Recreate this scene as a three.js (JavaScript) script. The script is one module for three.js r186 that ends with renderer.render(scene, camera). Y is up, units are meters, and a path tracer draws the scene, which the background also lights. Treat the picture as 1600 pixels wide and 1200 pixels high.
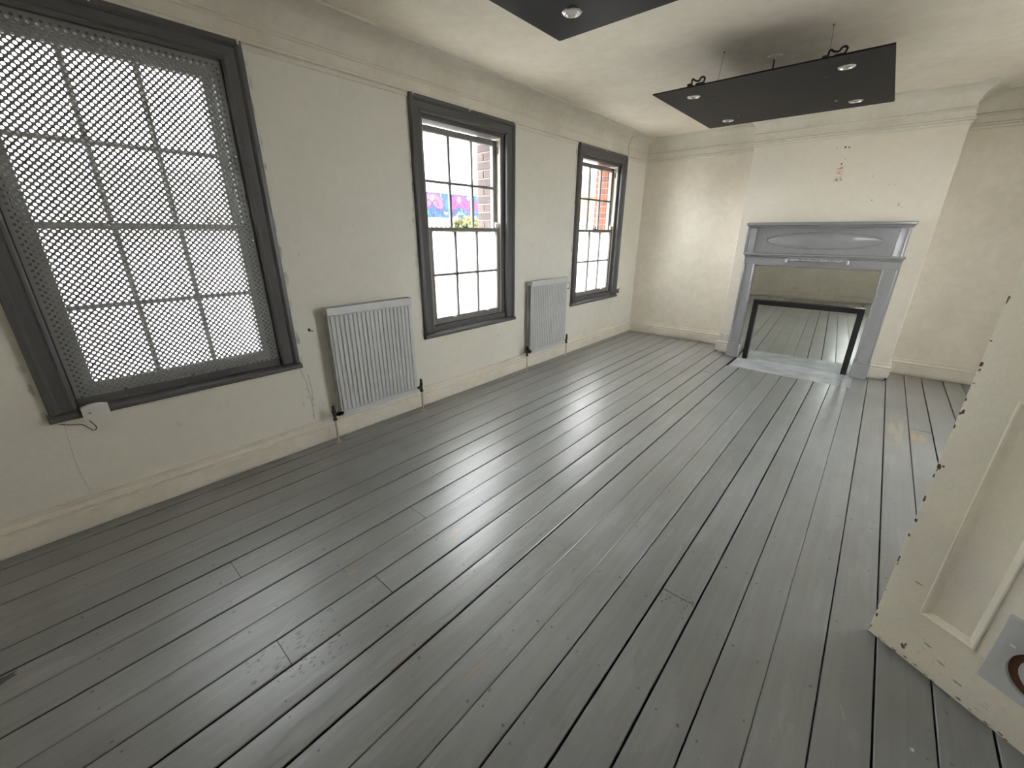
import * as THREE from 'three';
import { mergeGeometries, toCreasedNormals } from 'three/addons/utils/BufferGeometryUtils.js';

// ---------------------------------------------------------------- camera, sky, exposure
const scene = new THREE.Scene();
const D2R = Math.PI / 180;
const camera = new THREE.PerspectiveCamera(2 * Math.atan(600 / 638.03) / D2R, 1600 / 1200, 0.05, 200);
camera.rotation.order = 'YXZ';
camera.position.set(0, 1.5, 0);
camera.rotation.set(-20.339 * D2R, 41.009 * D2R, 0.2106 * D2R);
scene.background = new THREE.Color().setRGB(0.97, 0.985, 1.02);   // flat bright overcast
scene.backgroundIntensity = 1;
const renderer = new THREE.WebGLRenderer({ antialias: true });
renderer.toneMapping = THREE.LinearToneMapping;
renderer.toneMappingExposure = 25;
renderer.shadowMap.enabled = true;

// ---------------------------------------------------------------- room measures (metres)
const XL = -2.9, XR = 1.79, XP = 1.03, ZJ = -1.55, ZF = -6.27, ZR = 0.8, HC = 2.725;          // window wall, right wall, door partition, its end, far wall, rear wall, ceiling
const CB0 = -1.425, CB1 = 0.31, ZC = -5.88;                             // chimney breast
const WIN = [-0.478, -2.745, -5.05];                                    // window centres along z

// ---------------------------------------------------------------- helpers
let seed = 7;
function rnd() { seed = (seed * 1664525 + 1013904223) >>> 0; return seed / 4294967296; }
const rr = (a, b) => a + (b - a) * rnd();
function hash(x, y, s) { let h = (x * 374761393 + y * 668265263 + s * 974634777) | 0; h = Math.imul(h ^ (h >>> 13), 1274126177); return ((h ^ (h >>> 16)) >>> 0) / 4294967296; }
function vnoise(x, y, s = 0, px = 0, py = 0) {                          // value noise, periodic where px, py are set
  const x0 = Math.floor(x), y0 = Math.floor(y), fx = x - x0, fy = y - y0;
  const m = (v, p) => (p ? ((v % p) + p) % p : v), u = fx * fx * (3 - 2 * fx), v = fy * fy * (3 - 2 * fy);
  const a = hash(m(x0, px), m(y0, py), s), b = hash(m(x0 + 1, px), m(y0, py), s), c = hash(m(x0, px), m(y0 + 1, py), s), d = hash(m(x0 + 1, px), m(y0 + 1, py), s);
  return a + (b - a) * u + (c - a) * v + (a - b - c + d) * u * v;
}
function fbm(x, y, s, o = 4, px = 0, py = 0) { let t = 0, a = 0.5, n = 0; for (let i = 0; i < o; i++) { t += a * vnoise(x, y, s + i * 17, px, py); n += a; a *= 0.5; x *= 2; y *= 2; px *= 2; py *= 2; } return t / n; }
function dataTex(w, h, fn, srgb) {                                      // fn(u, v) -> [r, g, b] in 0..1
  const d = new Uint8Array(w * h * 4);
  for (let j = 0; j < h; j++) for (let i = 0; i < w; i++) {
    const c = fn(i / w, j / h), k = (j * w + i) * 4;
    d[k] = Math.max(0, Math.min(255, c[0] * 255)); d[k + 1] = Math.max(0, Math.min(255, c[1] * 255)); d[k + 2] = Math.max(0, Math.min(255, c[2] * 255)); d[k + 3] = 255;
  }
  const t = new THREE.DataTexture(d, w, h);
  t.magFilter = THREE.LinearFilter; t.minFilter = THREE.LinearMipmapLinearFilter; t.generateMipmaps = true;
  t.wrapS = t.wrapT = THREE.RepeatWrapping;
  if (srgb) t.colorSpace = THREE.SRGBColorSpace;
  t.needsUpdate = true;
  return t;
}
function canvasTex(w, h, draw) {
  const c = document.createElement('canvas'); c.width = w; c.height = h;
  draw(c.getContext('2d'), w, h);
  const t = new THREE.CanvasTexture(c); t.colorSpace = THREE.SRGBColorSpace; t.anisotropy = 8;
  return t;
}
function rep(t, sx, sy) { const c = t.clone(); c.repeat.set(sx, sy); c.needsUpdate = true; return c; }

// geometry: everything carries uv in metres (box projection) unless said otherwise
function boxUV(g, s = 1) {
  const p = g.attributes.position, uv = new Float32Array(p.count * 2), a = new THREE.Vector3(), b = new THREE.Vector3(), c = new THREE.Vector3(), n = new THREE.Vector3();
  for (let i = 0; i < p.count; i += 3) {
    a.fromBufferAttribute(p, i); b.fromBufferAttribute(p, i + 1); c.fromBufferAttribute(p, i + 2);
    n.crossVectors(b.clone().sub(a), c.clone().sub(a));
    const ax = Math.abs(n.x), ay = Math.abs(n.y), az = Math.abs(n.z);
    [a, b, c].forEach((v, k) => {
      const [u, w] = ax >= ay && ax >= az ? [-v.z, v.y] : ay >= az ? [v.x, -v.z] : [v.x, v.y];
      uv[(i + k) * 2] = u * s; uv[(i + k) * 2 + 1] = w * s;
    });
  }
  g.setAttribute('uv', new THREE.BufferAttribute(uv, 2));
  return g;
}
function finish(g, crease) {
  g = g.index ? g.toNonIndexed() : g;
  if (crease === undefined) { g.deleteAttribute('normal'); g.computeVertexNormals(); } else if (crease > 0) g = toCreasedNormals(g, crease);
  for (const k of Object.keys(g.attributes)) if (!['position', 'normal'].includes(k)) g.deleteAttribute(k);
  return boxUV(g);
}
// box with chamfered edges, 44 triangles
function cbox(x0, x1, y0, y1, z0, z1, c = 0.002) {
  const lo = [x0, y0, z0], hi = [x1, y1, z1];
  c = Math.min(c, (x1 - x0) * 0.45, (y1 - y0) * 0.45, (z1 - z0) * 0.45);
  const V = (sx, sy, sz, axis) => {                                     // corner vertex lying on the face of the given axis
    const s = [sx, sy, sz];
    return s.map((q, k) => (q > 0 ? hi[k] - (k === axis ? 0 : c) : lo[k] + (k === axis ? 0 : c)));
  };
  const pos = [], ctr = [(x0 + x1) / 2, (y0 + y1) / 2, (z0 + z1) / 2];
  const tri = (a, b, d) => {
    const e = [b[0] - a[0], b[1] - a[1], b[2] - a[2]], f = [d[0] - a[0], d[1] - a[1], d[2] - a[2]];
    const n = [e[1] * f[2] - e[2] * f[1], e[2] * f[0] - e[0] * f[2], e[0] * f[1] - e[1] * f[0]];
    const o = n[0] * (a[0] - ctr[0]) + n[1] * (a[1] - ctr[1]) + n[2] * (a[2] - ctr[2]);
    if (o >= 0) pos.push(...a, ...b, ...d); else pos.push(...a, ...d, ...b);
  };
  const quad = (a, b, d, e) => { tri(a, b, d); tri(a, d, e); };
  for (let ax = 0; ax < 3; ax++) for (const s of [-1, 1]) {
    const mk = (p, q) => { const v = []; v[ax] = s; v[(ax + 1) % 3] = p; v[(ax + 2) % 3] = q; return V(v[0], v[1], v[2], ax); };
    quad(mk(-1, -1), mk(1, -1), mk(1, 1), mk(-1, 1));
  }
  for (let ax = 0; ax < 3; ax++) {                                      // edges parallel to ax
    const b = (ax + 1) % 3, d = (ax + 2) % 3;
    for (const p of [-1, 1]) for (const q of [-1, 1]) {
      const mk = (e, f) => { const v = []; v[ax] = e; v[b] = p; v[d] = q; return V(v[0], v[1], v[2], f); };
      quad(mk(-1, b), mk(1, b), mk(1, d), mk(-1, d));
    }
  }
  for (const p of [-1, 1]) for (const q of [-1, 1]) for (const r of [-1, 1]) tri(V(p, q, r, 0), V(p, q, r, 1), V(p, q, r, 2));
  const g = new THREE.BufferGeometry();
  g.setAttribute('position', new THREE.BufferAttribute(new Float32Array(pos), 3));
  return finish(g);
}
// a profile of (d, h) points swept along a 2-D path with mitres; d is the offset to the path's left, map turns (a, b, h) into a point
function sweep(path, closed, prof, map, crease = 0.5, caps = true) {
  const n = path.length, off = [];
  for (let i = 0; i < n; i++) {
    const P = path[i], A = closed || i > 0 ? path[(i - 1 + n) % n] : null, B = closed || i < n - 1 ? path[(i + 1) % n] : null;
    const nrm = (p, q) => { const dx = q[0] - p[0], dy = q[1] - p[1], l = Math.hypot(dx, dy); return [-dy / l, dx / l]; };
    const n1 = A ? nrm(A, P) : nrm(P, B), n2 = B ? nrm(P, B) : n1, k = 1 + n1[0] * n2[0] + n1[1] * n2[1];
    off.push([(n1[0] + n2[0]) / k, (n1[1] + n2[1]) / k]);
  }
  const pos = [], pt = (i, j) => map(path[i][0] + off[i][0] * prof[j][0], path[i][1] + off[i][1] * prof[j][0], prof[j][1]);
  for (let i = 0; i < (closed ? n : n - 1); i++) for (let j = 0; j < prof.length - 1; j++) {
    const k = (i + 1) % n, a = pt(i, j), b = pt(k, j), c = pt(k, j + 1), d = pt(i, j + 1);
    pos.push(...a, ...b, ...c, ...a, ...c, ...d);
  }
  if (caps && !closed) {
    const tris = THREE.ShapeUtils.triangulateShape(prof.map((p) => new THREE.Vector2(...p)), []);
    for (const i of [0, n - 1]) for (const t of tris) for (const j of i ? [...t] : [...t].reverse()) pos.push(...pt(i, j));
  }
  const g = new THREE.BufferGeometry();
  g.setAttribute('position', new THREE.BufferAttribute(new Float32Array(pos), 3));
  return finish(g, crease);
}
function tube(pts, r, seg = 24, rad = 8) { return finish(new THREE.TubeGeometry(new THREE.CatmullRomCurve3(pts.map((p) => new THREE.Vector3(...p))), seg, r, rad, false), 0); }
function lathe(pts, x, y, z, seg = 24, axis = 'y') {
  const g = new THREE.LatheGeometry(pts.map((p) => new THREE.Vector2(...p)), seg);
  if (axis === 'x') g.rotateZ(-Math.PI / 2);
  if (axis === 'z') g.rotateX(Math.PI / 2);
  return finish(g.translate(x, y, z), 0.6);
}
function extr(shape, depth, bevel, place, segs = 24) {
  const g = new THREE.ExtrudeGeometry(shape, { depth, bevelEnabled: bevel > 0, bevelSize: bevel, bevelThickness: bevel, bevelSegments: 2, curveSegments: segs });
  place(g);
  return finish(g, 0.5);
}
const M = (...g) => mergeGeometries(g.flat());

const used = {};
function numbered(name) { const n = used[name] = (used[name] ?? -1) + 1; return n ? name + '_' + String(n).padStart(3, '0') : name; }
function shadow(o) { o.castShadow = o.receiveShadow = true; return o; }
function part(name, g, m, parent, label) { const o = shadow(new THREE.Mesh(g, m)); o.name = name; parent.add(o); if (label) o.userData.label = label; return o; }
function tag(o, label, category, group, kind) { o.userData.label = label; o.userData.category = category; if (group) o.userData.group = group; if (kind) o.userData.kind = kind; return o; }
function solo(name, g, m, label, category, group, kind) { return tag(part(numbered(name), g, m, scene), label, category, group, kind); }
function thing(name, [x, y, z], label, category, group, kind) { const o = new THREE.Group(); o.name = numbered(name); o.position.set(x, y, z); scene.add(o); return tag(o, label, category, group, kind); }
const at = (g, o) => g.translate(-o.position.x, -o.position.y, -o.position.z);   // world geometry into a thing's own frame
function piece(name, g, m, o, label) { return part(name, at(g, o), m, o, label); }

// ---------------------------------------------------------------- materials
const lin = (r, g, b) => new THREE.Color().setRGB(r, g, b);
const mottle = dataTex(512, 512, (u, v) => {                            // 2 m of brushed, patchy old paint
  const a = fbm(u * 5, v * 5, 3, 5, 5, 5), b = fbm(u * 40, v * 40, 9, 3, 40, 40), t = 0.965 + (a - 0.5) * 0.09 + (b - 0.5) * 0.05;
  return [t, t * (0.995 + (a - 0.5) * 0.01), t * (0.985 + (a - 0.5) * 0.03)];
}, true);
const lumpy = dataTex(512, 512, (u, v) => { const t = fbm(u * 14, v * 14, 21, 4, 14, 14) * 0.75 + fbm(u * 90, v * 90, 25, 2, 90, 90) * 0.25; return [t, t, t]; });
function mat(color, roughness, o = {}) { return new THREE.MeshStandardMaterial({ color, roughness, ...o }); }
function painted(color, rough, bump = 0.0015, k = 0.5) { return mat(color, rough, { map: rep(mottle, k, k), bumpMap: rep(lumpy, k, k), bumpScale: bump }); }
const WALLC = lin(0.84, 0.818, 0.735), WARMC = lin(0.86, 0.803, 0.7);
const mWall = painted(WARMC, 0.7, 0.002);
const mCeil = painted(lin(0.9, 0.84, 0.725), 0.8, 0.002, 0.4);
const mTrim = painted(lin(0.86, 0.81, 0.71), 0.4, 0.001, 1);
const mCove = painted(lin(0.78, 0.745, 0.665), 0.75, 0.002, 0.7);
const mFrame = painted(lin(0.1, 0.1, 0.1), 0.36, 0.0012, 1.3);     // dark grey gloss
const mSash = painted(lin(0.2, 0.195, 0.185), 0.5, 0.001, 2);
const mStile = painted(lin(0.62, 0.58, 0.5), 0.6, 0.001, 2);
const mSurround = new THREE.MeshPhysicalMaterial({ color: lin(0.29, 0.29, 0.3), roughness: 0.35, clearcoat: 1, clearcoatRoughness: 0.12, map: rep(mottle, 1, 1), bumpMap: rep(lumpy, 1, 1), bumpScale: 0.0003 });
const mRad = painted(lin(0.64, 0.65, 0.665), 0.36, 0.0004, 1);
const mPipe = painted(lin(0.6, 0.54, 0.42), 0.5, 0.0005, 2);
const mValve = mat(lin(0.045, 0.043, 0.04), 0.45, { metalness: 0.3 });
const mBlack = mat(lin(0.006, 0.006, 0.0065), 0.32);
const mPanel = new THREE.MeshPhysicalMaterial({ color: lin(0.007, 0.007, 0.0075), roughness: 0.5, specularIntensity: 0.3, bumpMap: rep(lumpy, 1, 1), bumpScale: 0.0003 });
const mChrome = mat(lin(0.75, 0.75, 0.75), 0.18, { metalness: 1 });
const mLamp = mat(lin(0.4, 0.4, 0.4), 0.25, { metalness: 0.4 });
const mWire = mat(lin(0.3, 0.3, 0.3), 0.35, { metalness: 0.9 });
const mWhite = mat(lin(0.72, 0.71, 0.66), 0.35);
const mSlot = mat(lin(0.02, 0.02, 0.02), 0.6);
const mBrown = painted(lin(0.1, 0.045, 0.02), 0.6, 0.0005, 3);
const mGlass = new THREE.MeshPhysicalMaterial({ color: lin(0.96, 0.98, 0.97), roughness: 0.0, transmission: 1, thickness: 0, ior: 1.5 });
const mFrost = new THREE.MeshPhysicalMaterial({ color: lin(0.9, 0.92, 0.92), roughness: 1, transmission: 0.85, thickness: 0, ior: 1.3 });
const mScreen = mat(lin(0.24, 0.245, 0.235), 0.42);
const mMirror = mat(lin(0.8, 0.83, 0.79), 0.015, { metalness: 1 });

// ---------------------------------------------------------------- floor
const FX0 = -2.95, FXW = 4.8, FZ0 = 0.85, FZL = 7.2;                   // floor texture: x from FX0, z from FZ0 towards the far wall
const GAPS = [-2.803, -2.657, -2.508, -2.352, -2.197, -2.051, -1.902, -1.753, -1.6, -1.45, -1.303, -1.152, -1.002, -0.854, -0.7, -0.561, -0.411, -0.264, -0.121, 0.027, 0.176, 0.325, 0.479, 0.62, 0.79, 0.935, 1.085, 1.234, 1.383, 1.53, 1.68];
const JOINTS = { 6: [-0.28, -3.9], 8: [-1.107], 10: [-0.265, -0.695], 11: [-4.85], 17: [-1.51], 21: [-5.13], 23: [-4.44], 4: [-3.1] };   // butt joints: board number, z
const edges = [XL + 0.005, ...GAPS, XR - 0.005];
const floorTex = canvasTex(1366, 2048, (ctx, W, H) => {
  const img = ctx.createImageData(W, H), d = img.data;
  const tone = edges.map((_, i) => 1 + (hash(i, 3, 5) - 0.5) * 0.16);
  for (let j = 0; j < H; j++) for (let i = 0; i < W; i++) {
    const x = FX0 + (i / W) * FXW, z = FZ0 - (j / H) * FZL;
    let b = 0; while (b < edges.length - 1 && x > edges[b + 1]) b++;
    const grain = fbm(x * 90 + b * 13, z * 2.2 + b * 7, 31, 3), blot = fbm(x * 3, z * 3, 41, 4);
    let t = tone[b] * (1 + (grain - 0.5) * 0.18 + (blot - 0.5) * 0.34);
    const wear = fbm(x * 16 + b * 5, z * 3 + 9, 61, 4);                 // dry, dusty scuffs with ragged outlines
    if (wear > 0.63) t *= 1.1;
    const k = (j * W + i) * 4, v = 133 * Math.pow(Math.max(t, 0.2), 0.55);
    d[k] = v * 0.98; d[k + 1] = v * 1.0; d[k + 2] = v * (0.985 + (blot - 0.5) * 0.05); d[k + 3] = 255;
  }
  ctx.putImageData(img, 0, 0);
  ctx.fillStyle = '#141210'; ctx.fillRect(0, 0, 10, H);                 // near-black for the board sides: gap shade painted in
  const sx = W / FXW, sz = H / FZL, P = (x, z) => [(x - FX0) * sx, (FZ0 - z) * sz];
  const blob = (x, z, rx, rz, col, n = 12, jag = 0.5) => {
    ctx.fillStyle = col; ctx.beginPath();
    for (let k = 0; k < n; k++) { const a = (k / n) * 6.283, f = 1 - jag * rnd(), [px, py] = P(x + Math.cos(a) * rx * f, z + Math.sin(a) * rz * f); k ? ctx.lineTo(px, py) : ctx.moveTo(px, py); }
    ctx.closePath(); ctx.fill();
  };
  // nail heads in pairs along the joists
  for (let z = 0.62; z > -6.2; z -= 0.41) for (let b = 0; b < edges.length - 1; b++) for (const f of [0.2, 0.8]) {
    if (rnd() < 0.3) continue;
    blob(edges[b] + (edges[b + 1] - edges[b]) * (f + rr(-0.06, 0.06)), z + rr(-0.025, 0.025), rr(0.003, 0.0052), rr(0.003, 0.007), rnd() < 0.75 ? '#262624' : '#4a4a47', 8, 0.3);
  }
  // dents and dark flecks, denser on a few boards
  for (let k = 0; k < 420; k++) blob(rr(-2.85, 0.95), rr(-6.1, 0.7), rr(0.001, 0.003), rr(0.003, 0.012), ['#3a3a38', '#565652', '#2c2c2a'][k % 3], 7, 0.6);
  for (let k = 0; k < 60; k++) blob(-1.38 + rr(-0.075, 0.1) * 0.9, -0.28 + rr(-0.2, 0.14), rr(0.001, 0.003), rr(0.003, 0.016), '#1e1e1d', 7, 0.6);
  for (let k = 0; k < 30; k++) blob(-1.25 + rr(-0.05, 0.05), -0.34 + rr(-0.1, 0.1), rr(0.002, 0.005), rr(0.003, 0.01), '#252524', 7, 0.6);
  for (let k = 0; k < 26; k++) blob(-0.34 + rr(-0.07, 0.07), -1.51 + rr(-0.03, 0.05), rr(0.002, 0.006), rr(0.002, 0.008), '#262422', 7, 0.6);
  for (let k = 0; k < 24; k++) blob(rr(-2.75, -2.4), rr(-3.9, -0.8), rr(0.002, 0.004), rr(0.004, 0.016), '#4a4944', 9, 0.7);
  blob(-2.02, 0.43, 0.03, 0.045, '#101010', 16, 0.6);
  // pale scratches and paint specks
  ctx.lineCap = 'round';
  for (let k = 0; k < 70; k++) { const x = rr(-2.4, 0.9), z = rr(-5.2, 0.5), l = rr(0.02, 0.1), a = rr(-0.5, 0.5); ctx.strokeStyle = 'rgba(196,198,194,' + rr(0.12, 0.4) + ')'; ctx.lineWidth = rr(0.6, 1.3); ctx.beginPath(); ctx.moveTo(...P(x, z)); ctx.lineTo(...P(x + Math.sin(a) * l, z + Math.cos(a) * l)); ctx.stroke(); }
  for (let k = 0; k < 60; k++) blob(rr(-2.5, 0.9), rr(-5.5, 0.6), rr(0.002, 0.004), rr(0.002, 0.005), '#c8c9c4', 6, 0.5);
  for (const [x, z, r] of [[0.42, -1.42, 0.007], [-0.97, 0.02, 0.006], [-1.2, -4.4, 0.007]]) blob(x, z, r, r * 1.4, '#e8e7e0', 7, 0.5);
  // a pale dried ring and a brown stain
  for (let k = 0; k < 60; k++) { const a = rnd() * 6.28; blob(-0.42 + Math.cos(a) * 0.09 * rr(0.7, 1.1), -2.95 + Math.sin(a) * 0.13 * rr(0.7, 1.1), rr(0.004, 0.012), rr(0.004, 0.012), 'rgba(190,192,188,0.15)', 7, 0.6); }
  for (let k = 0; k < 50; k++) blob(-0.33 + rr(-0.05, 0.05), -1.83 + rr(-0.07, 0.07), rr(0.006, 0.02), rr(0.006, 0.03), 'rgba(80,76,66,0.06)', 8, 0.7);
  // bare wood where the paint has been knocked off
  const bare = (x, z, rx, rz, n, col = '#a98a62') => { for (let k = 0; k < n; k++) blob(x + rr(-0.5, 0.5) * rx, z + rr(-0.5, 0.5) * rz, rx * rr(0.12, 0.3), rz * rr(0.3, 0.55), col, 9, 0.5); };
  bare(-1.54, -0.657, 0.018, 0.06, 5); bare(-1.447, -0.47, 0.012, 0.05, 4, '#9c7d55'); bare(-1.385, -1.12, 0.016, 0.08, 5); bare(-1.365, -0.606, 0.01, 0.06, 3);
  bare(-0.783, -0.69, 0.012, 0.09, 6); bare(-1.392, -1.44, 0.014, 0.03, 3); bare(0.54, -4.25, 0.09, 0.12, 14, '#a08a6a'); bare(0.4, -4.3, 0.09, 0.35, 10, '#9b9686');
  for (let k = 0; k < 50; k++) blob(0.4 + rr(-0.06, 0.06), -4.75 + rr(-0.5, 0.6), rr(0.003, 0.02), rr(0.004, 0.012), 'rgba(87,86,79,0.35)', 8, 0.7);
  for (let k = 0; k < 40; k++) blob(0.55 + rr(-0.06, 0.06), -5.1 + rr(-0.5, 0.5), rr(0.003, 0.02), rr(0.004, 0.01), 'rgba(90,90,84,0.3)', 8, 0.7);
  for (let k = 0; k < 14; k++) blob(-1.005, -0.5 - k * 0.02, 0.004, 0.015, '#6b3b22', 7, 0.5);
});
const grainBump = dataTex(512, 512, (u, v) => {
  const w = fbm(u * 4, v * 6, 71, 3, 4, 6), t = fbm(u * 60 + w * 3, v * 5, 73, 3, 0, 5) * 0.55 + fbm(u * 24, v * 14, 77, 4, 24, 14) * 0.45;
  return [t, t, t];
});
const floorRough = dataTex(512, 1024, (u, v) => { const t = 0.42 + (fbm(u * 14, v * 22, 81, 4) - 0.5) * 0.12 + (fbm(u * 160, v * 30, 85, 2) - 0.5) * 0.08; return [t, t, t]; });
const mFloor = new THREE.MeshPhysicalMaterial({ color: lin(1, 1, 1), roughness: 1, ior: 1.8, clearcoat: 1, clearcoatRoughness: 0.29, map: floorTex, roughnessMap: floorRough, bumpMap: rep(grainBump, 5, 5), bumpScale: 0.003 });
const floor = thing('floor', [0, 0, 0], 'grey painted floorboards running the length of the room', 'floor', null, 'structure');
part('subfloor', cbox(XL - 0.15, XR + 0.15, -0.12, -0.05, ZF - 0.2, ZR + 0.2), mat(lin(0.012, 0.011, 0.01), 0.95), floor);
function plank(x0, x1, z0, z1, k) {
  const tilt = (hash(k, 11, 3) - 0.5) * 0.0016, cup = 0.0007 + hash(k, 12, 3) * 0.0012, lift = (hash(k, 13, 3) - 0.5) * 0.0012, w = x1 - x0;
  const prof = [[x0, -0.045], [x0, -0.004], [x0 + 0.0025, -0.001], ...[0.2, 0.5, 0.8].map((f) => [x0 + w * f, -cup * 4 * (f - 0.5) * (f - 0.5) * -1 - cup * 0.36]), [x1 - 0.0025, -0.001], [x1, -0.004], [x1, -0.045]]
    .map(([x, y]) => [x, y + lift - 0.001 + tilt * ((x - x0) / w - 0.5) * 2]);
  const pos = [], n = prof.length;
  for (let i = 0; i < n - 1; i++) { const [a, y] = prof[i], [b, q] = prof[i + 1]; pos.push(a, y, z0, b, q, z1, b, q, z0, a, y, z0, a, y, z1, b, q, z1); }
  for (const z of [z0, z1]) { const top = prof; for (let i = 1; i < n - 2; i++) { const t = [[top[0], z], [top[i], z], [top[i + 1], z]]; for (const [[x, y], zz] of z === z0 ? t.reverse() : t) pos.push(x, y, zz); } }
  let g = new THREE.BufferGeometry(); g.setAttribute('position', new THREE.BufferAttribute(new Float32Array(pos), 3));
  g = toCreasedNormals(g, 0.12);
  const uv = new Float32Array(g.attributes.position.count * 2);
  for (let i = 0; i < uv.length / 2; i++) { uv[i * 2] = (g.attributes.position.getX(i) - FX0) / FXW; uv[i * 2 + 1] = 1 - (FZ0 - g.attributes.position.getZ(i)) / FZL; }
  const py = g.attributes.position;                                     // faces below the painted top take the near-black painted-in gap shade
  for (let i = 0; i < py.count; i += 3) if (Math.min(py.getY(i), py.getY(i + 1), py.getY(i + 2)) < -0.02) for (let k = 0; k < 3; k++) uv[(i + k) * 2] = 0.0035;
  g.setAttribute('uv', new THREE.BufferAttribute(uv, 2));
  return g;
}
const HX0 = -1.13, HX1 = 0.05, HZ = -5.285;                             // hearth slab set in the boards
{
  const pieces = {}; const nm = () => { const n = pieces.f = (pieces.f ?? -1) + 1; return n ? 'floorboard_' + String(n).padStart(3, '0') : 'floorboard'; };
  for (let b = 0; b < edges.length - 1; b++) {
    const thin = [4, 15, 9].includes(b) || hash(b, 1, 1) < 0.2, g0 = (thin ? 0.0008 : 0.002 + hash(b, 7, 9) * 0.0018), thin2 = [4, 15, 9].includes(b + 1) || hash(b + 1, 1, 1) < 0.2, g1 = thin2 ? 0.0008 : 0.002 + hash(b + 1, 7, 9) * 0.0018;
    const x0 = edges[b] + g0, x1 = edges[b + 1] - g1, mid = (x0 + x1) / 2;
    const end = mid > HX0 && mid < HX1 ? HZ : mid > CB0 && mid < CB1 ? -5.86 : ZF + 0.012;
    const cuts = [mid > XP ? ZJ - 0.005 : ZR - 0.005, ...(JOINTS[b] ?? []), end].sort((p, q) => q - p);
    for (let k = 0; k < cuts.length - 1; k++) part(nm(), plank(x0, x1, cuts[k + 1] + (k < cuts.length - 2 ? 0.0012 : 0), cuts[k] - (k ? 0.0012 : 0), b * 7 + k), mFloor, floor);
  }
}
// hearth
{
  const t = canvasTex(512, 256, (ctx, W, H) => {
    const img = ctx.createImageData(W, H), d = img.data;
    for (let j = 0; j < H; j++) for (let i = 0; i < W; i++) { const a = fbm(i / 50, j / 40, 91, 5), v = 178 + (a - 0.5) * 70 + (vnoise(i / 2, j / 2, 93) - 0.5) * 10, k = (j * W + i) * 4; d[k] = v * 0.985; d[k + 1] = v; d[k + 2] = v * 1.02; d[k + 3] = 255; }
    ctx.putImageData(img, 0, 0);
  });
  t.wrapS = t.wrapT = THREE.RepeatWrapping; t.repeat.set(0.8, 1.6);
  solo('hearth_slab', M(cbox(HX0 + 0.002, HX1 - 0.002, -0.028, 0.001, -5.86, HZ - 0.002, 0.003)), mat(lin(1, 1, 1), 0.42, { map: t, bumpMap: rep(lumpy, 2, 2), bumpScale: 0.003 }), 'pale grey painted stone hearth set flush in the floor before the fireplace', 'hearth', null, 'structure');
}

// ---------------------------------------------------------------- walls and ceiling
function wallTex(w, h, wm, hm, draw) {                                  // a wall's own paint, wm by hm metres, uv in metres
  const t = canvasTex(w, h, (ctx) => {
    const img = ctx.createImageData(w, h), d = img.data;
    for (let j = 0; j < h; j++) for (let i = 0; i < w; i++) {
      const x = (i / w) * wm, y = (j / h) * hm, a = fbm(x * 1.6, y * 1.6, 101, 5), b = fbm(x * 22, y * 22, 105, 3), k = (j * w + i) * 4;
      const v = 244 + (a - 0.5) * 15 + (b - 0.5) * 6, warm = (fbm(x * 0.9, y * 0.9, 109, 3) - 0.5) * 10;
      d[k] = v + warm * 0.4; d[k + 1] = v - 0.5; d[k + 2] = v - 2 - warm; d[k + 3] = 255;
    }
    ctx.putImageData(img, 0, 0);
    draw(ctx, w / wm, h / hm);
  });
  t.wrapS = t.wrapT = THREE.RepeatWrapping;
  return t;
}
const blot = (ctx, x, y, rx, ry, col, n = 10, jag = 0.6) => { ctx.fillStyle = col; ctx.beginPath(); for (let k = 0; k < n; k++) { const a = (k / n) * 6.283, f = 1 - jag * rnd(); ctx.lineTo(x + Math.cos(a) * rx * f, y + Math.sin(a) * ry * f); } ctx.fill(); };
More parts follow.
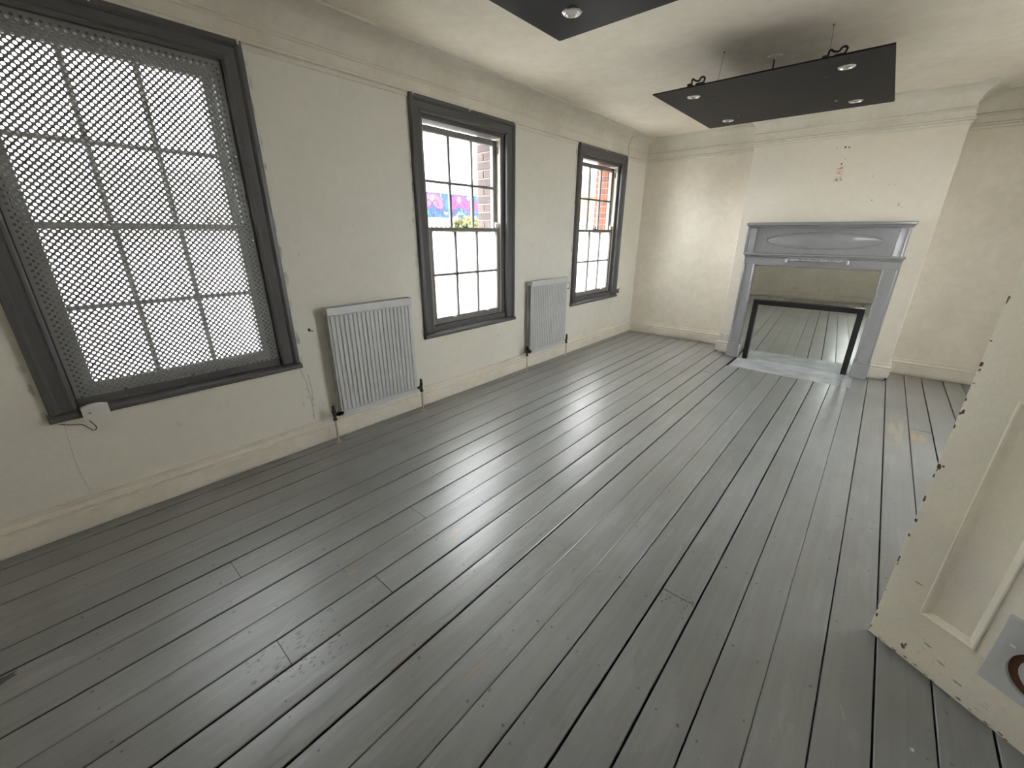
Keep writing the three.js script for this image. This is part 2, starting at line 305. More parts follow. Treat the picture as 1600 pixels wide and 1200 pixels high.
// window wall: inner leaf with three openings, brick outer leaf beyond it
{
  const wall = thing('wall_left', [0, 0, 0], 'dirty off-white plaster wall pierced by three tall windows', 'wall', null, 'structure');
  const leaf = (x0, x1, hw, y0, y1, zA, zB, yA, yB) => {
    const s = new THREE.Shape([[-zA, yA], [-zB, yA], [-zB, yB], [-zA, yB]].map((p) => new THREE.Vector2(...p)));
    for (const c of WIN) s.holes.push(new THREE.Path([[-c - hw, y0], [-c - hw, y1], [-c + hw, y1], [-c + hw, y0]].map((p) => new THREE.Vector2(...p))));
    return extr(s, x1 - x0, 0, (g) => g.rotateY(Math.PI / 2).translate(x0, 0, 0));
  };
  const tex = wallTex(2048, 768, 7.2, 2.8, (ctx, sx, sy) => {
    const P = (z, y) => [(0.9 - z) * sx, (2.8 - y) * sy];
    const crack = (pts, w, col) => { ctx.strokeStyle = col; ctx.lineWidth = w; ctx.beginPath(); pts.forEach(([z, y], i) => (i ? ctx.lineTo(...P(z, y)) : ctx.moveTo(...P(z, y)))); ctx.stroke(); };
    crack([[-1.12, 0.55], [-1.128, 0.42], [-1.115, 0.33], [-1.11, 0.2]], 1, 'rgba(70,64,54,0.5)');
    crack([[-1.075, 0.6], [-1.1, 0.5], [-1.11, 0.33]], 1, 'rgba(90,84,72,0.5)');
    for (let k = 0; k < 7; k++) blot(ctx, ...P(-1.11 + rr(-0.02, 0.02), 0.2 + rr(0, 0.3)), 1.2, 2, 'rgba(50,44,36,0.4)');
    for (const [z, y, r] of [[-1.18, 0.86, 4], [-1.2, 0.85, 2]]) blot(ctx, ...P(z, y), r, r, '#2a2520');
    crack([[0.11, 0.605], [-0.3, 0.6], [-0.62, 0.602], [-1.06, 0.603]], 1.3, 'rgba(96,60,44,0.75)');
    for (let k = 0; k < 40; k++) blot(ctx, ...P(rr(-6.2, 0.8), rr(0.2, 2.4)), rr(2, 7), rr(2, 9), 'rgba(120,112,96,' + rr(0.05, 0.16) + ')');
    for (const c of WIN) for (let k = 0; k < 34; k++) { const sd = rnd() < 0.5 ? -1 : 1; blot(ctx, ...P(c + sd * (0.6 + rr(0, 0.02)), rr(0.6, 2.45)), rr(2, 5), rr(5, 18), 'rgba(110,106,98,' + rr(0.1, 0.3) + ')'); }
  });
  tex.repeat.set(1 / 7.2, 1 / 2.8); tex.offset.set(0.9 / 7.2, 0);
  piece('plaster', leaf(-3.06, XL, 0.5, 0.63, 2.4, ZR + 0.2, ZF - 0.2, -0.1, 2.95), mat(WALLC, 0.7, { map: tex, bumpMap: rep(lumpy, 0.7, 0.7), bumpScale: 0.0025 }), wall);
  const mMortar = painted(lin(0.2, 0.17, 0.15), 0.9, 0.003, 2);
  piece('outer_leaf', leaf(-3.26, -3.061, 0.462, 0.62, 2.42, ZR + 0.2, ZF - 0.2, -3, 3.4), mMortar, wall);
  const brickM = [[0.15, 0.045, 0.028], [0.19, 0.055, 0.03], [0.13, 0.045, 0.032], [0.085, 0.064, 0.062], [0.1, 0.075, 0.074], [0.07, 0.055, 0.056]].map((c) => painted(lin(...c), 0.9, 0.003, 4));
  let nb = 0;
  WIN.forEach((c, w) => {
    if (!w) return;
    const gFull = cbox(-0.0925, 0.0925, -0.0325, 0.0325, -0.004, 0.004, 0.003), gHalf = cbox(-0.0435, 0.0435, -0.0325, 0.0325, -0.004, 0.004, 0.003);
    for (let r = 0; r < 23; r++) {
      const y = 0.665 + r * 0.0762, put = (g, x) => { const o = part(nb ? 'brick_' + String(nb).padStart(3, '0') : 'brick', g, brickM[(w === 1 ? 3 : 0) + ((nb * 7) % 3)], wall); o.position.set(x, y, c - 0.459); nb++; };
      if (r % 2) put(gFull, -3.162); else { put(gHalf, -3.113); put(gHalf, -3.211); }
    }
  });
}
// plain walls have thickness
solo('wall_far', cbox(XL - 0.05, XR + 0.2, -0.1, 2.95, ZF - 0.2, ZF, 0), mWall, 'off-white far end wall, left and right of the chimney breast', 'wall', null, 'structure');
const REARX = 0.42;                                                     // small unseen window added high in the rear wall to brighten the door
{
  const V2 = (a) => a.map((p) => new THREE.Vector2(...p)), s = new THREE.Shape(V2([[XL - 0.05, -0.1], [XR + 0.2, -0.1], [XR + 0.2, 2.95], [XL - 0.05, 2.95]]));
  s.holes.push(new THREE.Path(V2([[REARX - 0.225, 1.363], [REARX - 0.225, 2.106], [REARX + 0.225, 2.106], [REARX + 0.225, 1.363]])));
  solo('wall_rear', extr(s, 0.2, 0, (g) => g.translate(0, 0, ZR)), mWall, 'off-white rear wall seen only in the mirror', 'wall', null, 'structure');
}
{
  const tex = wallTex(640, 1024, 1.8, 2.8, (ctx, sx, sy) => {
    const P = (x, y) => [(x + 1.45) * sx, (2.8 - y) * sy];
    for (let k = 0; k < 60; k++) blot(ctx, ...P(-0.553 + rr(-0.04, 0.03), 2.07 + rr(-0.05, 0.09)), rr(3, 10), rr(3, 9), 'rgba(196,150,116,0.07)');
    for (const [x, y, r] of [[-0.563, 2.339, 3.4], [-0.531, 2.335, 2.8], [-0.56, 2.186, 2.8], [-0.57, 2.036, 3], [-0.534, 2.036, 2.6], [-0.556, 2.144, 2.2], [-0.231, 1.824, 1.8]]) blot(ctx, ...P(x, y), r, r, '#2b1d14', 9, 0.3);
    for (const [x, y] of [[-0.55, 2.15], [-0.57, 2.142], [-0.56, 2.1], [-0.545, 2.06], [-0.54, 2.23]]) blot(ctx, ...P(x, y), 5, 1.4, 'rgba(90,60,44,0.8)');
    for (let k = 0; k < 12; k++) blot(ctx, ...P(-0.013 + rr(-0.012, 0.012), 1.775 + rr(-0.012, 0.02)), 4, 4, 'rgba(150,146,140,0.1)');
    for (let k = 0; k < 18; k++) blot(ctx, ...P(rr(-1.35, 0.25), rr(1.65, 2.4)), rr(2, 5), rr(2, 6), 'rgba(120,112,100,0.14)');
  });
  tex.repeat.set(1 / 1.8, 1 / 2.8); tex.offset.set(1.45 / 1.8, 0);
  solo('wall_chimney_breast', cbox(CB0, CB1, -0.1, 2.95, ZF - 0.05, ZC, 0.004), mat(WARMC, 0.65, { map: tex, bumpMap: rep(lumpy, 0.7, 0.7), bumpScale: 0.0025 }), 'projecting chimney breast with old screw holes above the mantel', 'wall', null, 'structure');
}
const RIGHTW = [-3.85];                                                  // sash window out of view in the door wall
const DZ0 = -1.43, DZ1 = -0.6, DH = 2.04;                               // doorway in the partition beside the camera
{
  const V2 = (a) => a.map((p) => new THREE.Vector2(...p));
  const s = new THREE.Shape(V2([[-ZJ - 0.1, -0.1], [-ZF + 0.2, -0.1], [-ZF + 0.2, 2.95], [-ZJ - 0.1, 2.95]]));
  for (const c of RIGHTW) s.holes.push(new THREE.Path(V2([[-c - 0.5, 0.63], [-c - 0.5, 2.4], [-c + 0.5, 2.4], [-c + 0.5, 0.63]])));
  solo('wall_right', extr(s, 0.2, 0, (g) => g.rotateY(Math.PI / 2).translate(XR, 0, 0)), mWall, 'off-white right-hand wall out of the picture beyond the door', 'wall', null, 'structure');
  const q = new THREE.Shape(V2([[-ZR - 0.2, -0.1], [-ZJ, -0.1], [-ZJ, 2.95], [-ZR - 0.2, 2.95]]));
  q.holes.push(new THREE.Path(V2([[-DZ1, -0.02], [-DZ1, DH], [-DZ0, DH], [-DZ0, -0.02]])));
  solo('wall_partition', M(extr(q, 0.1, 0, (g) => g.rotateY(Math.PI / 2).translate(XP, 0, 0)), cbox(XP + 0.1, XR, -0.1, 2.95, ZJ, ZJ + 0.1, 0)), mWall, 'off-white partition holding the doorway of the open door', 'wall', null, 'structure');
  const hall = thing('wall_hall', [0, 0, 0], 'plain landing beyond the doorway', 'wall', null, 'structure');
  part('landing_wall', M(cbox(2.3, 2.4, -0.1, 2.95, ZJ + 0.1, 0.4, 0), cbox(XR, 2.4, -0.1, 2.95, ZJ, ZJ + 0.1, 0), cbox(XP + 0.1, 2.4, -0.1, 2.95, 0.4, 0.5, 0), cbox(XP + 0.1, 2.4, 2.6, 2.7, ZJ + 0.1, 0.4, 0)), mWall, hall);
  part('landing_floor', cbox(XP + 0.005, 2.4, -0.1, -0.004, ZJ + 0.1, 0.5, 0), painted(lin(0.2, 0.2, 0.2), 0.5, 0.001, 1), hall);
}
solo('ceiling', cbox(XL - 0.35, XR + 0.2, HC, HC + 0.2, ZF - 0.2, ZR + 0.2, 0), mCeil, 'flat cream ceiling above the black light panels', 'ceiling', null, 'structure');

// ---------------------------------------------------------------- cornice, skirting
const mapRoom = (a, b, h) => [a, h, b];
const PERIM = [[XL, ZR], [XP, ZR], [XP, ZJ], [XR, ZJ], [XR, ZF], [CB1, ZF], [CB1, ZC], [CB0, ZC], [CB0, ZF], [XL, ZF]].reverse();
{
  const prof = [[-0.004, 2.43], [0.006, 2.432], [0.007, 2.456], [0.028, 2.46], [0.03, 2.474], [0.012, 2.482], [0.009, 2.54], [0.016, 2.546], [0.016, 2.556], [0.005, 2.565]];
  for (let k = 0; k <= 10; k++) { const a = (k / 10) * Math.PI / 2; prof.push([0.145 - 0.14 * Math.cos(a), 2.575 + 0.135 * Math.sin(a)]); }
  prof.push([0.165, 2.712], [0.165, HC + 0.01]);
  const full = sweep(PERIM, true, prof, mapRoom, 0.45), p = full.attributes.position, per = (prof.length - 1) * 6;
  const corn = thing('trim_1', [0, 0, 0], 'coved plaster cornice with a picture rail round the ceiling', 'cornice', null, 'structure');
  PERIM.forEach((s, i) => {
    const g = new THREE.BufferGeometry();
    for (const k of ['position', 'normal', 'uv']) { const a = full.attributes[k]; g.setAttribute(k, new THREE.BufferAttribute(a.array.slice(i * per * a.itemSize, (i + 1) * per * a.itemSize), a.itemSize)); }
    part('cove', g, mCove, corn);
  });
}
{
  const prof = [[-0.004, 0.021], [0.024, 0.021], [0.026, 0.112], [0.019, 0.117], [0.019, 0.122], [0.027, 0.127], [0.03, 0.134], [0.027, 0.142], [0.015, 0.149], [0.011, 0.161], [0.015, 0.166], [0.015, 0.174], [-0.004, 0.178]];
  const run = (name, path, label) => solo(name, sweep(path.reverse(), false, prof, mapRoom, 0.5), mTrim, label, 'skirting', null, 'structure');
  run('baseboard_left', [[XL, ZF + 0.001], [XL, ZR - 0.001]], 'cream moulded skirting board below the windows');
  run('baseboard_far', [[CB0 - 0.001, ZF], [XL + 0.024, ZF]], 'cream moulded skirting board in the left alcove');
  run('baseboard_alcove', [[XR - 0.001, ZF], [CB1 + 0.001, ZF]], 'cream moulded skirting board in the right alcove');
  run('baseboard_chimney', [[-1.28, ZC], [CB0, ZC], [CB0, ZF + 0.03]], 'white skirting return beside the left fireplace plinth');
  run('baseboard_cheek', [[CB1, ZF + 0.03], [CB1, ZC], [0.16, ZC]], 'chipped cream skirting return beside the right fireplace plinth');
  run('baseboard_rear', [[XL + 0.026, ZR], [XP - 0.001, ZR]], 'cream skirting board on the rear wall in the mirror');
  run('baseboard_right', [[XP + 0.001, ZJ], [XR, ZJ], [XR, ZF + 0.027]], 'cream skirting board on the right-hand wall beyond the door');
}

// ---------------------------------------------------------------- windows
const wpt = (zc) => (u, y, w) => [XL + w, y, zc - u];                   // u to the right seen from the room, w into the room
function wbox(zc, u0, u1, y0, y1, w0, w1, c = 0.002) { return cbox(XL + w0, XL + w1, y0, y1, zc - u1, zc - u0, c); }
function buildWindow(k, zc, label, frosted = true) {
  const o = thing('window_' + (k + 1), [XL, 0.6, zc], label, 'window', null, 'structure'), B = (...a) => wbox(zc, ...a);
  const arch = [[0, -0.002], [0, 0.03], [0.006, 0.036], [0.024, 0.037], [0.034, 0.03], [0.04, 0.022], [0.08, 0.018], [0.088, 0.022], [0.096, 0.02], [0.104, 0.01], [0.104, -0.022], [0.095, -0.022]];
  piece('architrave', sweep([[0.593, 0.657], [0.593, 2.458], [-0.593, 2.458], [-0.593, 0.657]], false, arch, wpt(zc), 0.45), mFrame, o);
  // moulded sill board, its front edge rounded
  const sill = [[0, 0.0]]; for (let i = 0; i <= 8; i++) { const a = -Math.PI / 2 + (i / 8) * Math.PI; sill.push([0.045 + 0.018 * Math.cos(a) - 0.018, 0.018 + 0.018 * Math.sin(a)]); } sill.push([0, 0.042], [-0.03, 0.046], [-0.03, 0]);
  const sh = new THREE.Shape(sill.map((p) => new THREE.Vector2(...p)));
  piece('sill_moulding', extr(sh, 1.204, 0, (g) => g.translate(XL, 0.614, zc - 0.602)), mFrame, o);
  piece('sill_fillet', B(-0.595, 0.595, 0.602, 0.613, -0.002, 0.014, 0.003), mTrim, o);
  piece('lining', M(B(0.452, 0.489, 0.66, 2.352, -0.15, -0.022), B(-0.489, -0.452, 0.66, 2.352, -0.15, -0.022), B(-0.489, 0.489, 2.322, 2.36, -0.15, -0.018), B(-0.489, 0.489, 0.655, 0.704, -0.15, -0.012, 0.004)), mFrame, o);
  for (const s of [-1, 1]) piece('pulley_stile', s > 0 ? B(0.4425, 0.4515, 0.705, 2.321, -0.148, -0.03) : B(-0.4515, -0.4425, 0.705, 2.321, -0.148, -0.03), k ? mStile : mFrame, o, k ? 'white sash channel' : undefined);
  const sash = (name, y0, y1, w0, w1, botRail, topRail, yb, frosted) => {
    const S = new THREE.Group(); S.name = name; o.add(S);
    const st = 0.04, gl = 0.4415 - st, sub = (n, g, m) => part(n, at(g, o), m, S), b = [];
    sub('stile', B(-0.4415, -gl, y0, y1, w0, w1, 0.003), mSash); sub('stile', B(gl, 0.4415, y0, y1, w0, w1, 0.003), mSash);
    sub('rail', B(-gl, gl, y0, y0 + botRail, w0, w1, 0.003), mSash); sub('rail', B(-gl, gl, y1 - topRail, y1, w0, w1, 0.003), mSash);
    const third = (2 * gl) / 3;
    for (const u of [-gl + third, gl - third]) sub('glazing_bar', B(u - 0.012, u + 0.012, y0 + botRail, y1 - topRail, w0 + 0.004, w1 - 0.002, 0.006), mSash);
    sub('glazing_bar', B(-gl, gl, yb - 0.011, yb + 0.011, w0 + 0.006, w1 - 0.004, 0.005), mSash);
    const wm = (w0 + w1) / 2 - 0.006;
    for (let c = 0; c < 3; c++) for (const [a, d] of [[y0 + botRail, yb], [yb, y1 - topRail]]) {
      const u0 = -gl + c * third + 0.008, u1 = u0 + third - 0.016, g = new THREE.BufferGeometry();
      g.setAttribute('position', new THREE.BufferAttribute(new Float32Array([u0, a + 0.006, u1, a + 0.006, u1, d - 0.006, u0, a + 0.006, u1, d - 0.006, u0, d - 0.006].reduce((r, v, i, arr) => (i % 2 ? [...r, ...wpt(zc)(arr[i - 1], v, wm)] : r), [])), 3));
      sub('pane', finish(g), frosted ? mFrost : mGlass);
    }
    return { S, sub };
  };
  sash('upper_sash', 1.508, k ? 2.303 : 2.32, -0.125, -0.085, 0.034, 0.046, 1.9, false);
  const low = sash('lower_sash', 0.706, 1.54, -0.078, -0.038, 0.058, 0.032, 1.143, frosted);
  if (k) {
    for (const u of [-0.2, 0.24]) low.sub('finger_lift', B(u - 0.022, u + 0.022, 0.752, 0.766, -0.038, -0.02, 0.004), mWhite);
    low.sub('sash_fastener', M(B(-0.03, 0.03, 1.54, 1.548, -0.072, -0.044), B(0.005, 0.018, 1.548, 1.58, -0.064, -0.05, 0.004), B(-0.045, -0.01, 1.549, 1.557, -0.07, -0.055)), mValve);
    piece('sash_stop', B(0.395, 0.438, 1.541, 1.592, -0.07, -0.045, 0.008), mWhite, o);
    piece('pulley', M(B(0.4385, 0.4425, 2.19, 2.25, -0.07, -0.05), B(0.4375, 0.4385, 2.2, 2.24, -0.065, -0.055)), mValve, o);
  }
  for (const u of [-0.57, 0, 0.572]) piece('curtain_hook', M(B(u - 0.006, u + 0.006, 2.448, 2.462, 0.03, 0.05, 0.003), B(u - 0.004, u + 0.004, 2.436, 2.45, 0.037, 0.046, 0.003)), mWhite, o);
  return o;
}
buildWindow(0, WIN[0], 'dark grey sash window behind the perforated sheet, nearest the camera');
buildWindow(1, WIN[1], 'dark grey sash window between the two radiators');
buildWindow(2, WIN[2], 'dark grey sash window nearest the far corner');

RIGHTW.forEach((z) => {                                                 // the same sashes in the wall opposite, beyond the right edge of the photo
  const o = buildWindow(3, 0, 'sash window in the right-hand wall, out of the picture to the right', false);
  o.position.set(XR, 0.6, z); o.rotation.y = Math.PI;
});

{  // added window behind the camera, lets in fill light for the door
  const o = buildWindow(4, 0, 'small unseen window added high in the rear wall to brighten the door', false);
  o.position.set(REARX, 1.35, ZR); o.rotation.y = Math.PI / 2; o.scale.set(1, 0.42, 0.45);
}

// perforated sheet fixed inside the first window's frame: holes on a staggered grid, cut through
{
  const zc = WIN[0], u0 = -0.484, u1 = 0.484, y0 = 0.66, y1 = 2.35, p = 0.014, R = 0.0062, T = 0.0015, N = 12, W0 = -0.014, pos = [];
  const P = wpt(zc), quad = (a, b, c, d) => pos.push(...a, ...b, ...c, ...a, ...c, ...d);
  const nu = Math.floor((u1 - u0) / p), ny = Math.floor((y1 - y0) / p), uu = (i) => u0 + ((u1 - u0) * i) / nu, yy = (j) => y0 + ((y1 - y0) * j) / ny;
  const ring = Array.from({ length: N }, (_, k) => { const a = (k / N) * 2 * Math.PI + Math.PI / 4, c = Math.cos(a), s = Math.sin(a), m = Math.max(Math.abs(c), Math.abs(s)); return [c, s, c / m, s / m]; });
  for (let j = 0; j < ny; j++) for (let i = 0; i < nu; i++) {
    const a = uu(i), b = uu(i + 1), c = yy(j), d = yy(j + 1), hole = (i + j) % 2 === 0 && i > 0 && i < nu - 1 && j > 0 && j < ny - 1;
    if (!hole) { quad(P(a, c, W0), P(b, c, W0), P(b, d, W0), P(a, d, W0)); quad(P(a, c, W0 - T), P(a, d, W0 - T), P(b, d, W0 - T), P(b, c, W0 - T)); continue; }
    const mu = (a + b) / 2, my = (c + d) / 2, hu = (b - a) / 2, hy = (d - c) / 2;
    for (let k = 0; k < N; k++) {
      const A = ring[k], B = ring[(k + 1) % N];
      const i0 = [mu + A[0] * R, my + A[1] * R], i1 = [mu + B[0] * R, my + B[1] * R], o0 = [mu + A[2] * hu, my + A[3] * hy], o1 = [mu + B[2] * hu, my + B[3] * hy];
      quad(P(...i0, W0), P(...o0, W0), P(...o1, W0), P(...i1, W0));
      quad(P(...i0, W0 - T), P(...i1, W0 - T), P(...o1, W0 - T), P(...o0, W0 - T));
      quad(P(...i0, W0), P(...i1, W0), P(...i1, W0 - T), P(...i0, W0 - T));
    }
  }
  const g = new THREE.BufferGeometry(); g.setAttribute('position', new THREE.BufferAttribute(new Float32Array(pos), 3));
  const o = thing('perforated_screen', [XL + W0, 0.66, zc], 'grey perforated sheet with staggered round holes covering the nearest window', 'screen');
  piece('sheet', finish(g), mScreen, o);
  for (const [u, y] of [[-0.3, 0.668], [-0.04, 0.67], [0.2, 0.669], [0.47, 1.9], [0.47, 1.45], [0.47, 2.3]]) piece('screw', lathe([[0, 0.003], [0.003, 0.0025], [0.005, 0]], ...wpt(zc)(u, y, W0), 10, 'x'), mChrome, o);
}

// ---------------------------------------------------------------- radiators
function radiator() {
  const z0 = -1.279, z1 = -1.978, y0 = 0.192, y1 = 1.006, xf = -2.8, o = thing('radiator', [-2.85, 0, -1.628], 'light grey ribbed radiator below and right of the perforated screen', 'radiator', 'pair of grey panel radiators');
  const n = 20, p = (z0 - z1 - 0.02) / n, ribs = [];
  for (let i = 0; i < n; i++) { const c = z0 - 0.01 - p * (i + 0.5); ribs.push(cbox(xf - 0.01, xf, y0 + 0.042, y1 - 0.053, c - p * 0.38, c + p * 0.38, 0.0045)); }
  piece('front_panel', M(cbox(xf - 0.017, xf - 0.0095, y0 + 0.004, y1 - 0.012, z1, z0, 0.002), cbox(xf - 0.0105, xf - 0.0015, y0, y0 + 0.036, z1, z0, 0.005), cbox(xf - 0.0105, xf - 0.0015, y1 - 0.062, y1 - 0.052, z1, z0, 0.003), ...ribs), mRad, o);
  piece('back_panel', cbox(-2.868, -2.857, y0, y1 - 0.02, z1, z0, 0.003), mRad, o);
  piece('fins', M(...Array.from({ length: 24 }, (_, i) => cbox(-2.855, -2.819, y0 + 0.05, y1 - 0.03, z0 - 0.03 - i * 0.0275 - 0.002, z0 - 0.03 - i * 0.0275, 0))), mRad, o);
  const grille = [cbox(xf - 0.002, xf + 0.002, y1 - 0.05, y1, z1 - 0.002, z0 + 0.002, 0.002), cbox(-2.868, xf, y1 - 0.004, y1, z0 - 0.014, z0 + 0.002, 0.002), cbox(-2.868, xf, y1 - 0.004, y1, z1 - 0.002, z1 + 0.014, 0.002), cbox(-2.87, -2.862, y1 - 0.03, y1, z1, z0, 0.002), cbox(-2.87, xf, y1 - 0.05, y1, z0 - 0.001, z0 + 0.002, 0.001), cbox(-2.87, xf, y1 - 0.05, y1, z1 - 0.002, z1 + 0.001, 0.001)];
  for (let i = 1; i < 26; i++) grille.push(cbox(-2.865, xf - 0.002, y1 - 0.005, y1 - 0.001, z0 - i * 0.0268 - 0.004, z0 - i * 0.0268 + 0.004, 0.001));
  piece('top_grille', M(...grille), mRad, o);
  for (const y of [0.3, 0.84]) for (const z of [z0 - 0.105, z1 + 0.105]) piece('wall_bracket', cbox(XL + 0.002, -2.868, y, y + 0.04, z - 0.015, z + 0.015), mRad, o);
  for (const s of [1, -1]) {
    const z = s > 0 ? z0 + 0.058 : z1 - 0.036, ze = s > 0 ? z0 : z1, x = -2.808, y = 0.222;
    const v = piece('valve', M(lathe([[0, -0.04], [0.014, -0.04], [0.016, -0.03], [0.011, -0.024], [0.011, 0.018], [0.015, 0.022], [0.015, 0.036], [0.009, 0.04], [0.012, 0.045], [0.01, 0.075], [0, 0.078]], x, y, z, 14), lathe([[0, 0], [0.009, 0], [0.009, Math.abs(ze - z) * 0.4], [0.015, Math.abs(ze - z) * 0.4], [0.015, Math.abs(ze - z) * 0.8], [0.01, Math.abs(ze - z) * 0.82], [0.01, Math.abs(ze - z) + 0.012]], 0, 0, 0, 12, 'z').scale(1, 1, s > 0 ? -1 : 1).translate(x, y, z)), mValve, o, 'blackened valve');
    v.material = mValve;
    const pipe = piece('pipe', lathe([[0, 0.0], [0.0075, 0.0], [0.0075, y - 0.036], [0, y - 0.036]], x, 0.001, z, 14), mPipe, o, 'cream painted pipe');
    part('floor_collar', at(lathe([[0.008, 0], [0.024, 0], [0.024, 0.004], [0.016, 0.009], [0.0085, 0.011]], x, 0.001, z, 20), o), mPipe, pipe);
  }
  return o;
}
const rad1 = radiator();
{
  const r = rad1.clone(); r.name = numbered('radiator'); r.position.z -= 2.269; scene.add(r);
  r.userData = { ...rad1.userData, label: 'light grey ribbed radiator between the two clear sash windows' };
  const z = -4.272;
  piece('vent_valve', M(lathe([[0, 0], [0.006, 0], [0.006, 0.03], [0, 0.03]], 0, 0, 0, 10, 'z').scale(1, 1, 1).translate(-2.81, 0.865, -4.25 - 0.03), tube([[-2.81, 0.865, z], [-2.806, 0.88, z - 0.01], [-2.804, 0.91, z - 0.008], [-2.806, 0.935, z + 0.006], [-2.812, 0.945, z + 0.024]], 0.003)), mWire, r);
  piece('vent_knob', lathe([[0, -0.012], [0.011, -0.01], [0.013, 0], [0.011, 0.01], [0, 0.012]], -2.81, 0.865, -4.288, 14), mWhite, r, 'white knob');
  piece('air_plug', lathe([[0, -0.008], [0.01, -0.006], [0.01, 0.006], [0, 0.008]], -2.81, 0.985, -4.256, 12, 'z'), mWhite, r);
}

// ---------------------------------------------------------------- small fittings on the window wall
{
  const z0 = 0.005, z1 = -0.09, o = thing('wireless_box', [-2.86, 0.606, -0.043], 'small white plastic box on the sill of the screened window', 'box');
  const s = new THREE.Shape(); s.moveTo(-0.047, 0); s.lineTo(0.047, 0); s.lineTo(0.047, 0.06); s.quadraticCurveTo(0, 0.078, -0.047, 0.06); s.closePath();
  piece('casing', extr(s, 0.03, 0.003, (g) => g.rotateY(Math.PI / 2).translate(-2.866, 0.607, -0.043)), mWhite, o);
  piece('slot', cbox(-2.8325, -2.8318, 0.638, 0.643, -0.024, -0.015, 0), mSlot, o);
  solo('wire_hook', tube([[-2.895, 0.602, 0.1], [-2.892, 0.585, 0.06], [-2.89, 0.572, 0.02], [-2.886, 0.545, 0.0], [-2.884, 0.53, -0.012], [-2.886, 0.54, -0.024], [-2.888, 0.565, -0.018], [-2.892, 0.59, -0.006], [-2.895, 0.604, 0.004]], 0.0022, 40, 6), mat(lin(0.05, 0.04, 0.03), 0.6), 'bent dark wire hanging under the small white box', 'wire');
  solo('painted_cable', tube([[-2.897, 0.6, 0.075], [-2.897, 0.55, 0.08], [-2.897, 0.4, 0.09], [-2.897, 0.25, 0.088], [-2.896, 0.19, 0.082], [-2.894, 0.182, 0.12], [-2.894, 0.181, 0.3], [-2.894, 0.181, 0.6], [-2.894, 0.181, 0.79]], 0.0032, 80, 6), painted(WALLC, 0.7, 0.001), 'thin painted-over cable from the screened window down to the skirting', 'cable');
  const sk = thing('wall_switch', [XL, 0.65, -5.785], 'small beige box on the wall beside the farthest window', 'switch');
  piece('casing', cbox(XL, XL + 0.022, 0.652, 0.727, -5.822, -5.748, 0.004), mTrim, sk); piece('rocker', cbox(XL + 0.0215, XL + 0.026, 0.675, 0.705, -5.795, -5.775, 0.002), mWhite, sk);
  solo('conduit_stub', cbox(XL + 0.001, XL + 0.014, 0.655, 0.715, -5.746, -5.7, 0.003), mFrame, 'dark painted block between the farthest window and the beige box', 'block');
  solo('cornice_wire', tube([[XL + 0.026, 2.462, -5.655], [XL + 0.022, 2.5, -5.655], [XL + 0.014, 2.57, -5.655], [XL + 0.03, 2.64, -5.655], [XL + 0.07, 2.69, -5.655], [XL + 0.13, 2.716, -5.655]], 0.002, 30, 6), mat(lin(0.12, 0.11, 0.1), 0.7), 'thin dark wire running up the cove above the farthest window', 'wire');
}
function socket(name, [x, y, z], w, h, turn, label, double) {
  const o = thing(name, [x, y, z], label, 'socket'); o.rotation.y = turn;
  part('back_box', cbox(-w / 2, w / 2, 0, h, 0, 0.026, 0.004), mWhite, o);
  const f = part('face_plate', cbox(-w / 2, w / 2, 0, h, 0.0265, 0.034, 0.003), mWhite, o);
  for (const c of double ? [-w / 4, w / 4] : [0]) {
    part('pin_slot', M(cbox(c - 0.004, c + 0.004, h * 0.62, h * 0.78, 0.0335, 0.0345, 0), cbox(c - 0.016, c - 0.008, h * 0.34, h * 0.44, 0.0335, 0.0345, 0), cbox(c + 0.008, c + 0.016, h * 0.34, h * 0.44, 0.0335, 0.0345, 0)), mSlot, f);
    part('switch', cbox(c + (c > 0 ? -0.028 : 0.018), c + (c > 0 ? -0.018 : 0.028), h * 0.6, h * 0.8, 0.033, 0.038, 0.002), mWhite, f);
  }
  return o;
}
socket('double_socket', [-1.352, 0.178, ZC + 0.001], 0.138, 0.085, 0, 'white double socket on the chimney breast left of the fireplace', true);
socket('double_socket', [-1.035, 0.185, ZR - 0.001], 0.15, 0.09, Math.PI, 'white double socket on the rear wall, reflected in the mirror', true);
socket('single_socket', [-0.546, 0.185, ZR - 0.001], 0.07, 0.075, Math.PI, 'small white single socket on the rear wall, reflected in the mirror', false);

